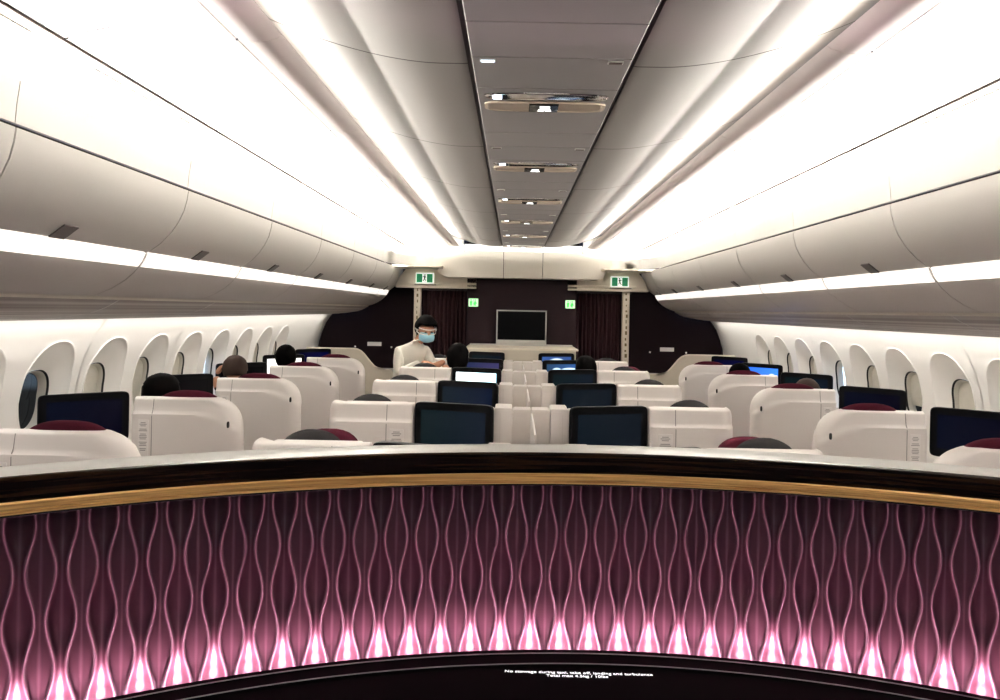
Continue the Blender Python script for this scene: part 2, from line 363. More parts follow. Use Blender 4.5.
# ------------------------------------------------------------------ side walls with window bays
WP = [(.45, 2.56), (-.095, 2.56), (-.22, 2.645), (-.4, 2.715), (-.55, 2.745), (-.72, 2.755), (-.9, 2.745), (-1.15, 2.70), (-1.35, 2.63), (-1.6, 2.52)]
def wall_h(H):
    for (a, ha), (b, hb) in zip(WP, WP[1:]):
        if b <= H <= a:
            t = (H-a)/(b-a); return ha+(hb-ha)*t
    return WP[-1][1]
def sup(t, rx, rz, e):
    c, q = math.cos(t), math.sin(t)
    return (rx*math.copysign(abs(c)**(2/e), c), rz*math.copysign(abs(q)**(2/e), q))
NW = 8; WY = [4.06+.575*k for k in range(-1, 8)]
BAY0, BAY1 = WY[0]-.2875, WY[-1]+.2875
win = 0
NS = 64
HT, HB = -.095, -.98        # window bay top and bottom
for s, sd in SIDES:
    bm = B()
    wins = []
    for wi, yc in enumerate(WY):
        k = wi-1
        gl = .0055 if (k % 2 == 1 or False) else 0      # seams every second bay
        gr = .0055 if (k % 2 == 0) else 0
        ya, yb = yc-.2875+gl, yc+.2875-gr
        zc_o, zc_i = -.515, -.572
        outs = [sup(2*PI*i/NS, .215, .29, 2.35) for i in range(NS)]
        inn = [sup(2*PI*i/NS, .150, .182, 2.5) for i in range(NS)]
        rect = []
        for i in range(NS):
            t = 2*PI*i/NS; c, q = math.cos(t), math.sin(t)
            sx = (yb-yc if c > 0 else yc-ya)
            zz = (HT-zc_o if q > 0 else zc_o-HB)
            f = min(sx/abs(c) if abs(c) > 1e-6 else 9, zz/abs(q) if abs(q) > 1e-6 else 9)
            rect.append((c*f, q*f))
        # make sure the four corners are hit exactly
        for cx_, cz_ in ((yb-yc, HT-zc_o), (ya-yc, HT-zc_o), (ya-yc, HB-zc_o), (yb-yc, HB-zc_o)):
            i = min(range(NS), key=lambda j: (rect[j][0]-cx_)**2+(rect[j][1]-cz_)**2); rect[i] = (cx_, cz_)
        loops = []
        for f in (1, .8, .6, .4, .2, .07):
            loops.append([(s*wall_h(zc_o+o[1]+(r[1]-o[1])*f), yc+o[0]+(r[0]-o[0])*f, EYE+zc_o+o[1]+(r[1]-o[1])*f) for o, r in zip(outs, rect)])
        for f, d in ((-.03, -.001), (0, -.005), (.04, -.003), (.07, .004), (.12, .012), (.3, .028), (.55, .048), (.8, .066), (1, .078)):
            L = []
            for o, r in zip(outs, inn):
                zz = zc_o+o[1]+((zc_i+r[1])-(zc_o+o[1]))*f; yy = o[0]+(r[0]-o[0])*f
                L.append((s*(wall_h(zz)+d), yc+yy, EYE+zz))
            loops.append(L)
        grid_loft(bm, loops, closed=True)
        wins.append((yc, zc_i, inn, k))
    # plain wall above, below, before and after the bays
    def strip(Ha, Hb, y0, y1, nH=6, ny=1):
        for j in range(ny):
            a, b = y0+(y1-y0)*j/ny, y0+(y1-y0)*(j+1)/ny
            extrude_profile(bm, [(wall_h(Ha+(Hb-Ha)*i/nH), Ha+(Hb-Ha)*i/nH) for i in range(nH+1)], a, b, s)
    strip(HB, -1.6, BAY0, BAY1, 4); strip(.45, -.095, Y0, YE, 1)
    strip(-.095, -1.6, Y0, BAY0-.003, 12); strip(-.095, -1.6, BAY1+.003, 8.98, 12); strip(-.095, -1.6, 8.986, YE, 12)
    for yy in [yc+.2875 for i, yc in enumerate(WY) if i % 2 == 1]+[BAY0, BAY1, 8.983]:
        extrude_profile(bm, [(wall_h(h_)+.005, h_) for h_ in (.0, -.095, -.22, -.4, -.55, -.72, -.9, -.98)], yy-.06, yy+.06, s)
    w = struct('wall_'+sd, bm, 'wall'); autosmooth(w, 28)
    w['label'] = 'white %s side wall with scooped window recesses' % sd
    for yc, zc, inn, k in wins:
        win += 1
        bm = B()
        L = []
        for f, d in ((1.0, .076), (.985, .083), (.968, .084), (.963, .088)):
            L.append([(s*(wall_h(zc+r[1])+d), yc+r[0]*f, EYE+zc+r[1]*f) for r in inn])
        grid_loft(bm, L, closed=True)
        wn = struct('window_%d' % win, bm, 'gasket', True)
        bm = B()
        L = []
        for f, d in ((.963, .087), (.92, .095), (.885, .135)):
            L.append([(s*(wall_h(zc+r[1])+d), yc+r[0]*f, EYE+zc+r[1]*f) for r in inn])
        grid_loft(bm, L, closed=True); obj('window_frame', bm, 'cassette', wn, True)
        openw = (k == 4)
        darkw = (k == 0 and s < 0)
        bm = B()
        bm.faces.new([bm.verts.new((s*(wall_h(zc+r[1])+(.102 if openw else .132)), yc+r[0]*.89, EYE+zc+r[1]*.89)) for r in inn])
        obj('pane', bm, 'pane_open' if openw else 'pane_dark', wn)
        if not openw and not darkw:
            bm = B(); sh = [(r[0]*.90, r[1]*.90) for r in inn]
            low = -.182*.90*(.45 if win % 4 == 1 else 1.0)
            grid_loft(bm, [[(s*(wall_h(zc+b)+d), yc+a, EYE+zc+max(b, low)) for a, b in sh] for d in (.112, .120)], closed=True, cap=True)
            obj('window_shade', bm, 'shade', wn)

# ------------------------------------------------------------------ overhead bins
BINY = [1.0]+[2.13+1.13*k for k in range(0, 7)]+[9.6]
for s, sd in SIDES:
    for k, (a, b) in enumerate(zip(BINY, BINY[1:])):
        g = .0025
        where = ['nearest the bar', 'second from the bar', 'third from the bar', 'fourth from the bar', 'fifth from the bar', 'sixth from the bar', 'seventh from the bar', 'last before the front bulkhead'][k]
        t = empty('overhead_bin', (s*1.9, (a+b)/2, EYE+.03), 'white closed overhead bin above the %s windows, %s' % (sd, where), 'overhead bin', 'overhead luggage bins')
        bm = B()
        prof = [(1.806, .165), (1.83, .135), (1.87, .100), (1.93, .062), (1.99, .036), (2.03, .026), (2.12, .06), (2.12, .50), (1.66, .50), (1.70, .36), (1.79, .25)]
        solid_profile(bm, prof, a+g, b-g, s); autosmooth(obj('bin_body', bm, 'bin_low', t), 50)
        bm = B()
        prof = [(1.588, .512), (1.594, .47), (1.607, .42), (1.630, .37), (1.663, .32), (1.708, .272), (1.765, .230), (1.775, .240), (1.72, .285), (1.678, .33), (1.645, .375), (1.622, .425), (1.612, .47), (1.61, .512)]
        solid_profile(bm, prof, a+g*1.6, b-g*1.6, s); autosmooth(obj('bin_door', bm, 'bin', t), 50)
        bm = B()
        prof = [(1.770, .226), (1.776, .214), (1.786, .190), (1.800, .170), (1.806, .163), (1.815, .175), (1.80, .22), (1.785, .235)]
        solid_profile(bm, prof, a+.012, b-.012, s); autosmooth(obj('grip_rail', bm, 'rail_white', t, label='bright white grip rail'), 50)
        for yy in (a+.006, b-.006):
            bm = B(); solid_profile(bm, [(1.774, .228), (1.780, .210), (1.795, .182), (1.808, .166), (1.815, .18), (1.80, .22)], yy-.006, yy+.006, s); obj('rail_end_cap', bm, 'bin', t)
        yl = (a+b)/2-.10
        bm = B()
        for yy in (1,):
            loops = []
            for (h, H) in ((1.706, .274), (1.722, .262), (1.742, .246), (1.763, .231)):
                nx, nz = -.62, -.78
                loops.append([(s*(h+nx*d), y, EYE+H+nz*d) for y, d in ((yl-.042, .0), (yl-.042, .006), (yl+.042, .006), (yl+.042, .0))])
            grid_loft(bm, loops, closed=True, cap=True)
        obj('latch', bm, 'latch', t, label='dark grey latch paddle')

# ------------------------------------------------------------------ passenger service units in the ceiling strip
def pu(cx, cy, pts, z): return [(cx+x, cy+y, z) for x, y in pts]
for k in range(6):
    yc = 2.75+1.245*k
    zc = EYE+.800
    t = empty('passenger_service_unit', (0, yc, zc), 'long ceiling service unit with chrome bar and lit pictogram, %s from the bar' % ['nearest', 'second', 'third', 'fourth', 'fifth', 'farthest'][k], 'service unit', 'service units along the ceiling strip')
    bm = B()
    pts = [sup(2*PI*i/40, .235, .060, 5) for i in range(40)]
    grid_loft(bm, [[(x*f, yc+.066+y*f, zc+z) for x, y in pts] for f, z in ((1, .001), (1, -.006), (.95, -.008), (.93, -.0035))], closed=True, cap=True)
    obj('recessed_tray', bm, 'tray', t)
    bm = B()
    pts = [sup(2*PI*i/40, .232, .042, 3) for i in range(40)]
    grid_loft(bm, [[(x*f, yc-.064+y*f, zc+z) for x, y in pts] for f, z in ((1, .0), (1, -.003), (.96, -.006), (.86, -.0065))], closed=True, cap=True)
    autosmooth(obj('chrome_bar', bm, 'chrome', t), 30)
    bm = B(); box(bm, -.20, -.165, yc-.085, yc-.043, zc-.010, zc-.004, .003); obj('indicator_lamp', bm, 'reclight', t)
    bm = B(); box(bm, -.165, -.145, yc-.085, yc-.043, zc-.009, zc-.004, .002); obj('speaker_slot', bm, 'blackm', t)
    bm = B(); box(bm, -.062, .052, yc+.018, yc+.112, zc-.012, zc-.002, .003); sgn = obj('sign_panel', bm, 'black', t)
    bm = B()                                     # seat belt pictogram
    for pp in ([(-.030, 0), (-.003, 0), (-.006, .026), (-.024, .026)], [(.003, 0), (.030, 0), (.024, .026), (.006, .026)], [(-.020, .034), (.020, .034), (.022, .058), (-.024, .058)], [(-.005, .010), (.005, .010), (.005, .020), (-.005, .020)]):
        q = [(x*.9, yc+.032+.064-y*1.1) for x, y in pp]
        grid_loft(bm, [[(x, y, z) for x, y in q] for z in (zc-.0118, zc-.0135)], closed=True, cap=True)
    obj('pictogram', bm, 'icon', sgn)
    for x, lit in ((-.205, k == 0), (.205, False)):
        r = B(); box(r, x-.025, x+.025, yc-.455, yc-.430, zc-.004, zc+.002, .001); rl = obj('reading_light', r, 'silver', t)
        r = B(); box(r, x-.021, x+.021, yc-.452, yc-.433, zc-.005, zc-.003); obj('lens', r, 'reclight' if lit else 'slot', rl)

# ------------------------------------------------------------------ front of the cabin
bm = B()
prof = [(-1.85, EYE+.60), (-1.13, EYE+.585), (-1.10, EYE+.55), (-1.06, EYE+.47), (-1.02, EYE+.425), (-.96, EYE+.405), (.96, EYE+.405), (1.02, EYE+.425), (1.06, EYE+.47), (1.10, EYE+.55), (1.13, EYE+.585), (1.85, EYE+.60), (1.85, EYE+.735), (-1.85, EYE+.735)]
xs = [-1.85, -1.20, -.245, .255, 1.20, 1.85]
def clip(prof, a, b):
    out = prof
    for lim, keep in ((a, lambda x: x >= a), (b, lambda x: x <= b)):
        new = []
        for (x0, z0), (x1, z1) in zip(out, out[1:]+out[:1]):
            if keep(x0): new.append((x0, z0))
            if keep(x0) != keep(x1): t = (lim-x0)/(x1-x0); new.append((lim, z0+(z1-z0)*t))
        out = new
    return out
for i, (a, b) in enumerate(zip(xs, xs[1:])):
    prism_xz(bm, clip(prof, a+.004, b-.004), YB, YB+.3)
struct('beam', bm, 'beam')
bm = B(); box(bm, -1.84, 1.84, YB+.01, YB+.28, EYE+.62, EYE+.73); box(bm, -1.9, 1.9, YB+.25, YB+.3, EYE+.61, EYE+1.0); struct('beam.001', bm, 'dark')
bm = B()
for a, b, d in ((-1.75, -.755, 0), (-.745, .755, .012), (.765, 1.75, 0)): box(bm, a, b, YB-.012+d, YB+.05, EYE+.738, EYE+(.96 if d == 0 else .83), .004)
trim(bm, 'ceil_out', False)
for s, sd in SIDES:
    bm = B()                                     # lintel over the aisle opening
    prism_xz(bm, [(s*x, EYE+z) for x, z in ((.60, .285), (1.66, .285), (1.62, .40), (1.46, .60), (.60, .60))], 9.46, 9.62)
    box(bm, s*.60, s*1.50, 9.44, 9.60, EYE+.315, EYE+.345, .006); box(bm, s*.60, s*1.66, 9.43, 9.60, EYE+.268, EYE+.295, .006)
    struct('lintel', bm, 'lintel')
    bm = B(); box(bm, s*.72, s*1.46, 9.60, 9.66, EYE+.24, EYE+1.0); box(bm, s*.6, s*2.2, 9.62, 9.9, EYE+.40, EYE+1.0); struct('lintel.001', bm, 'dark')
    bm = B()                                     # plum bulkhead, outboard
    box(bm, s*1.40, s*2.86, YE-.05, YE+.05, 0, EYE+.65); struct('wall_front_'+sd, bm, 'plum')
    bm = B(); extrude_profile(bm, [(wall_h(-.1)-.012, -.1), (wall_h(-.22)-.012, -.22), (wall_h(-.4)-.012, -.4), (wall_h(-.72)-.012, -.72), (wall_h(-1.15)-.012, -1.15), (wall_h(-1.6)-.012, -1.6)], YE-.075, YE-.055, s); trim(bm, 'gasket')
    bm = B(); box(bm, s*1.335, s*1.425, 9.50, 9.62, 0, EYE+.27, .012); pil = struct('column', bm, 'lintel')
    bm = B()
    for i in range(22):
        z = .25+i*.075
        box(bm, s*1.372+random.uniform(-.008, .008), s*1.390+random.uniform(-.004, .012), 9.494, 9.502, z, z+random.uniform(.02, .05), .002)
    obj('hinge_strip', bm, 'brass', pil)
    bm = B(); box(bm, s*1.0, s*1.80, 8.9, 9.47, EYE+.512, EYE+.535, .004); trim(bm, 'lintel', False)
    # curtain
    c = empty('aisle_curtain', (s*1.03, 9.70, 0), 'dark plum pleated curtain drawn across the %s aisle opening' % sd, 'curtain', 'aisle curtains')
    bm = B(); L = []
    for z in (.03, .6, 1.2, EYE+.262):
        L.append([(s*(.715+.62*i/140), 9.69+.028*math.sin(i*2*PI/12.5+.4*math.sin(i*.21))+.012*math.sin(i*.9)*(1.9-z)/2, z) for i in range(141)])
    grid_loft(bm, L); obj('cloth', bm, 'curtain', c, True)
    bm = B(); tube(bm, [(s*.70, 9.69, EYE+.268), (s*1.34, 9.69, EYE+.268)], .012); obj('rail', bm, 'silver', c)
    # outboard bulkhead details
    t = empty('wall_placard', (s*1.98, YE-.052, EYE-.52), 'small white blank rectangular placard on the %s plum bulkhead' % sd, 'placard', 'bulkhead placards')
    bm = B(); box(bm, s*1.885, s*2.075, YE-.062, YE-.05, EYE-.522, EYE-.468, .004); obj('plate', bm, 'label_plate', t)
    bm = B(); box(bm, s*1.90, s*2.06, YE-.064, YE-.061, EYE-.515, EYE-.475, .001); obj('face', bm, 'sheet_white', t)
    for x, wd in ((2.24, 'window'), (1.75, 'aisle')):
        bm = B(); superell(bm, (s*x, YE-.055, EYE-.535), (.014, .010, .014), 2, 14, 8)
        tag(obj('wall_stud', bm, 'label_plate'), 'tiny white round stud on the %s bulkhead, on the %s side of its placard' % (sd, wd), 'wall stud', 'bulkhead studs')
    # exit sign on the lintel
    xs_ = s*1.278; zs = EYE+.395
    t = empty('exit_sign', (xs_, 9.455, zs-.075), 'green and white running man exit sign over the %s aisle' % sd, 'exit sign', 'exit signs')
    bm = B(); box(bm, xs_-.118, xs_+.118, 9.425, 9.462, zs-.070, zs+.070, .008); obj('housing', bm, 'signwhite', t)
    for a, b in ((-.104, -.030), (.030, .104)):
        bm = B(); box(bm, xs_+a, xs_+b, 9.420, 9.427, zs-.056, zs+.056); obj('green_panel', bm, 'green', t)
    bm = B()                                     # running figure in the white doorway
    y = 9.4245
    def poly(pts):
        grid_loft(bm, [[(xs_-s*px, yy, zs+pz) for px, pz in pts] for yy in (y, y-.004)], closed=True, cap=True)
    poly([(.004+.010*math.cos(a*PI/5), .042+.010*math.sin(a*PI/5)) for a in range(10)])
    poly([(-.010, .030), (.008, .030), (.010, -.004), (-.006, -.006)])
    poly([(.006, .028), (.024, .012), (.020, .006), (.004, .018)]); poly([(-.009, .028), (-.026, .016), (-.023, .010), (-.008, .020)])
    poly([(.002, -.002), (.018, -.020), (.016, -.040), (.008, -.038), (.010, -.022), (-.006, -.006)]); poly([(-.006, -.002), (-.010, -.024), (-.026, -.034), (-.023, -.040), (-.003, -.030), (.004, -.006)])
    obj('running_figure', bm, 'gasket', t)
    bm = B(); box(bm, xs_-.13, xs_+.15, 9.40, 9.46, zs-.088, zs-.080); obj('shelf_ledge', bm, 'slot', t)
    # lavatory sign
    xs_ = s*.635; zs = EYE+.088
    t = empty('lavatory_sign', (xs_, 9.44, zs-.055), 'small pale green lit lavatory sign on the dark front wall, %s of the television' % sd, 'lavatory sign', 'lavatory signs')
    bm = B(); box(bm, xs_-.064, xs_+.064, 9.435, 9.455, zs-.054, zs+.054, .008); obj('plate', bm, 'palegreen', t)
    bm = B()
    for dx in (-.030, .024):
        tmp = dx
        grid_loft(bm, [[(xs_+dx+.009*math.cos(a*PI/5), yy, zs+.032+.009*math.sin(a*PI/5)) for a in range(10)] for yy in (9.436, 9.431)], closed=True, cap=True)
        sh = [(-.016, .018), (.016, .018), (.012, -.012), (.010, -.040), (-.010, -.040), (-.012, -.012)] if dx < 0 else [(-.010, .018), (.010, .018), (.020, -.018), (.008, -.018), (.008, -.040), (-.008, -.040), (-.008, -.018), (-.020, -.018)]
        grid_loft(bm, [[(xs_+dx+a, yy, zs+b) for a, b in sh] for yy in (9.436, 9.431)], closed=True, cap=True)
    box(bm, xs_-.004, xs_, 9.431, 9.436, zs-.044, zs+.044)
    obj('figures', bm, 'brightgreen', t)
bm = B(); box(bm, -.72, .72, 9.46, 9.60, 0, EYE+.45); box(bm, -.72, .72, 9.25, 9.60, EYE+.41, EYE+.9); struct('wall_front', bm, 'plum')
bm = B(); box(bm, -1.5, 1.5, 9.95, 10.0, 0, EYE+1.0); struct('wall_front_galley', bm, 'plum')

# television
t = empty('wall_television', (0, 9.42, EYE-.45), 'black television in a silver frame on the dark front wall', 'television')
bm = B(); box(bm, -.325, .325, 9.385, 9.462, EYE-.435, EYE-.005, .012); obj('back_housing', bm, 'blackm', t)
bm = B()
for a, b, c, d in ((-.328, -.310, -.43, 0), (.310, .328, -.43, 0), (-.328, .328, -.018, 0.0), (-.328, .328, -.445, -.388)): box(bm, a, b, 9.370, 9.40, EYE+c, EYE+d, .005)
obj('silver_frame', bm, 'silver', t)
bm = B(); box(bm, -.312, .312, 9.378, 9.388, EYE-.39, EYE-.016); obj('screen', bm, 'tvglass', t)

# console under the television
t = empty('front_console', (0, 9.1, 0), 'cream console with a shelf top below the television', 'console')
bm = B(); box(bm, -.66, .66, 8.722, 9.45, 0, 1.118, .01); obj('body', bm, 'cred', t)
bm = B(); box(bm, -.69, .69, 8.722, 9.42, 1.112, 1.136, .008); obj('top', bm, 'lintel', t)
bm = B(); box(bm, -.67, .67, 9.36, 9.44, 1.130, 1.155, .006); obj('rear_ledge', bm, 'silver', t)
for s in (-1, 1):
    bm = B(); box(bm, s*.20, s*.645, 8.58, 8.73, .775, .806, .006); obj('monitor_ledge', bm, 'cred', t)
for s, sd in SIDES:
    # swooping wing panel in front of the first window seats
    t = empty('front_wing_console', (s*2.2, 9.05, 0), 'cream swooping side console in front of the foremost %s window seat' % sd, 'console', 'front side consoles')
    pr = [(2.49, 0), (2.60, .26), (2.67, .46), (2.69, .7), (2.69, 1.07), (2.10, 1.072), (2.055, 1.066), (2.01, 1.045), (1.97, 1.01), (1.92, .95), (1.88, .90), (1.84, .86), (1.79, .83), (1.72, .815), (1.62, .81), (1.60, .80), (1.60, 0)]
    bm = B(); prism_xz(bm, [(s*x, z) for x, z in pr], 9.0, 9.06); obj('wing_panel', bm, 'cred', t)
    bm = B(); box(bm, s*1.62, s*2.48, 9.06, 9.66, 0, .79, .01); obj('cabinet', bm, 'shell_in', t)
    bm = B()
    edge = [(s*x, 9.028, z+.006) for x, z in pr[4:15]]; tube(bm, edge, .010, 8); obj('edge_trim', bm, 'lintel', t)

# ------------------------------------------------------------------ bar counter
BX, BY = .15, -.56
A0, A1 = -38*PI/180, 37*PI/180
NA = 120
def arc(R, z, a): return (BX+R*math.sin(a), BY+R*math.cos(a), z)
def arcs(prof, closed=True, a0=A0, a1=A1, na=NA):
    bm = B(); grid_loft(bm, [[arc(R, z, a0+(a1-a0)*i/na) for R, z in prof] for i in range(na+1)], closed=closed, cap=closed); return bm
bar = empty('bar_counter', (BX, 2.4, 0), 'curved lounge bar with gold trim and pink lit wave textured plum front', 'bar counter')
autosmooth(obj('countertop', arcs([(2.902, 1.1398), (2.908, 1.1412), (3.035, 1.1412), (3.05, 1.136), (3.05, 1.115), (2.95, 1.10)]), 'counter', bar), 30)
autosmooth(obj('lacquered_rim', arcs([(2.891, 1.134), (2.893, 1.138), (2.897, 1.1397), (2.94, 1.1397), (2.94, 1.068), (2.903, 1.071), (2.899, 1.085), (2.895, 1.105), (2.892, 1.12)]), 'rim', bar), 30)
autosmooth(obj('gold_trim', arcs([(2.899, 1.072), (2.896, 1.068), (2.896, 1.052), (2.899, 1.0505), (2.899, 1.048), (2.896, 1.0465), (2.896, 1.0385), (2.95, 1.0385), (2.95, 1.072)]), 'gold', bar), 30)
obj('trim_soffit', arcs([(2.8975, 1.0345), (2.899, 1.0325), (3.04, 1.030), (3.04, 1.0383), (2.8975, 1.0383)]), 'blackm', bar)  # black underside stands in for the shadow below the gold trim
obj('rear_body', arcs([(3.04, 0), (3.05, 1.12), (3.03, 1.12), (3.03, 0)]), 'shell', bar)
# wave panel: tall ogee cells between meandering ridges
RP, PZ0, PZ1 = 3.008, .425, 1.035
SPOT = 2.8
PER, LAM, AMP = .1008, .273, .0118
s0 = RP*math.asin((-.431-BX)/RP)
bm = B(); NZ = 96
SA0, SA1 = A0*RP, A1*RP
per_n = int((SA1-SA0)/PER)
cols = []
ku0 = math.floor((SA0-s0)/(PER/2))
ku1 = math.ceil((SA1-s0)/(PER/2))
SUB = (0.0, .03, .06, .095, .14, .20, .30, .40, .5, .60, .70, .80, .86, .905, .94, .97)
us = [k+f for k in range(ku0, ku1) for f in SUB]
# height of the narrowest point of the cells centred on s0 (measured below the gold trim)
ZN = .845
loops = []; crest = []
for j in range(NZ+1):
    z = PZ0+(PZ1-PZ0)*j/NZ
    row = []
    wob = math.cos(2*PI*(z-ZN)/LAM)
    for u in us:
        k = math.floor(u); f = u-k
        def ridge(q):   # arc position of ridge q
            return s0+(q-.5)*PER/2+(AMP*wob if q % 2 == 0 else -AMP*wob)
        sa = ridge(k)*(1-f)+ridge(k+1)*f
        wid = ridge(k+1)-ridge(k)
        bulge = math.sin(PI*f)
        dome = (.0030 if k % 2 else -.018)*bulge*min(1.2, wid/(PER/2))
        d = min(f, 1-f)*wid
        fin = .0095*math.exp(-(d/.0036)**2)
        crease = .0016*math.exp(-((f-.5)*wid/.0035)**2)*(1 if k % 2 == 0 else .5)
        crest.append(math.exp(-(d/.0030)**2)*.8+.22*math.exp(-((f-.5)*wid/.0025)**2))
        row.append(arc(RP-dome-fin-crease, z, sa/RP))
    loops.append(row)
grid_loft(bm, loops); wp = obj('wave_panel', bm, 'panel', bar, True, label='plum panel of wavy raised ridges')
at = wp.data.attributes.new('crest', 'FLOAT', 'POINT')        # highlights on ridges and cell creases, painted into the colour
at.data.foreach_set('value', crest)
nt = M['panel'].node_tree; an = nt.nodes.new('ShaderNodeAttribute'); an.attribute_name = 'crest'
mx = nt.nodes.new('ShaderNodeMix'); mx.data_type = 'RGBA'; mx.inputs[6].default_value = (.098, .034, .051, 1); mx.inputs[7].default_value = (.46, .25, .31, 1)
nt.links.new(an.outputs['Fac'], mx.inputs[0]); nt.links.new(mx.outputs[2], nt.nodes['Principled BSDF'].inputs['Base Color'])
bm = B()                                        # strip of small lights, one under every second cell
prof = [(2.972, .432), (2.989, .437), (2.991, .432), (2.972, .428)]
ang = []; mi = []
q0 = int(math.floor((SA0-s0)/PER)); q1 = int(math.ceil((SA1-s0)/PER))
for q in range(q0, q1+1):
    c = s0+q*PER; ang += [(c-.021)/RP, (c+.021)/RP]
vs = grid_loft(bm, [[arc(R, z, a) for R, z in prof] for a in ang], closed=True, cap=True)
bm.faces.ensure_lookup_table()
for i, f in enumerate(bm.faces):
    f.material_index = 1 if (i//4) % 2 == 0 and i < 4*(len(ang)-1) else 0
obj('light_strip', bm, ['blackm', 'led'], bar, label='strip of small pink white lights')
for q in range(q0, q1+1):                       # each of them also throws a narrow beam up the panel
    l = bpy.data.lights.new('panel_spot', 'SPOT'); l.energy = SPOT; l.color = (1, .66, .82); l.spot_size = math.radians(80); l.spot_blend = 1.0; l.shadow_soft_size = .012
    lo = bpy.data.objects.new('panel_spot', l); COL.objects.link(lo)
    a = (s0+q*PER)/RP; p = Vector(arc(2.976, .447, a)); d = Vector((math.sin(a)*.42, math.cos(a)*.42, 1)).normalized()
    lo.matrix_world = Matrix.Translation(p) @ d.to_track_quat('-Z', 'Y').to_matrix().to_4x4()
obj('light_trough', arcs([(2.964, .46), (2.964, .41), (3.03, .41), (3.03, .424), (2.968, .424), (2.968, .46)]), 'blackm', bar)
autosmooth(obj('shelf', arcs([(2.9685, .466), (2.966, .4685), (2.945, .4685), (2.9405, .464), (2.885, .464), (2.8805, .458), (2.2, .458), (2.2, .40), (2.9685, .40)]), 'shelf_black', bar), 20)
for R, z in ((2.9435, .4675), (2.8835, .463)):  # grey strips painted as the highlights along the shelf steps
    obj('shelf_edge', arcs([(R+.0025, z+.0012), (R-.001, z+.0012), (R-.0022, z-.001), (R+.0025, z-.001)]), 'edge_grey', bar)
obj('plinth', arcs([(2.22, 0), (2.22, .40), (2.9, .40), (2.9, 0)]), 'blackm', bar)
# writing on the shelf
def text_mesh(body, size, loc, parent, m, rz=0):
    cu = bpy.data.curves.new('lettering', 'FONT'); cu.body = body; cu.size = size; cu.align_x = 'CENTER'; cu.extrude = .0004; cu.resolution_u = 3
    to = bpy.data.objects.new('lettering_tmp', cu); COL.objects.link(to)
    dg = bpy.context.evaluated_depsgraph_get(); me = bpy.data.meshes.new_from_object(to.evaluated_get(dg))
    bpy.data.objects.remove(to); bpy.data.curves.remove(cu)
    me.materials.clear()
    me.transform(Matrix.Translation(loc) @ Matrix.Rotation(rz, 4, 'Z'))
    return obj('lettering', me, m, parent)
text_mesh('No stowage during taxi, take off, landing and turbulence', .0206, (.120, 2.266, .4588), bar, 'icon', -.012)
text_mesh('Total max 4.5kg / 10lbs', .0206, (.114, 2.246, .4588), bar, 'icon', -.012)

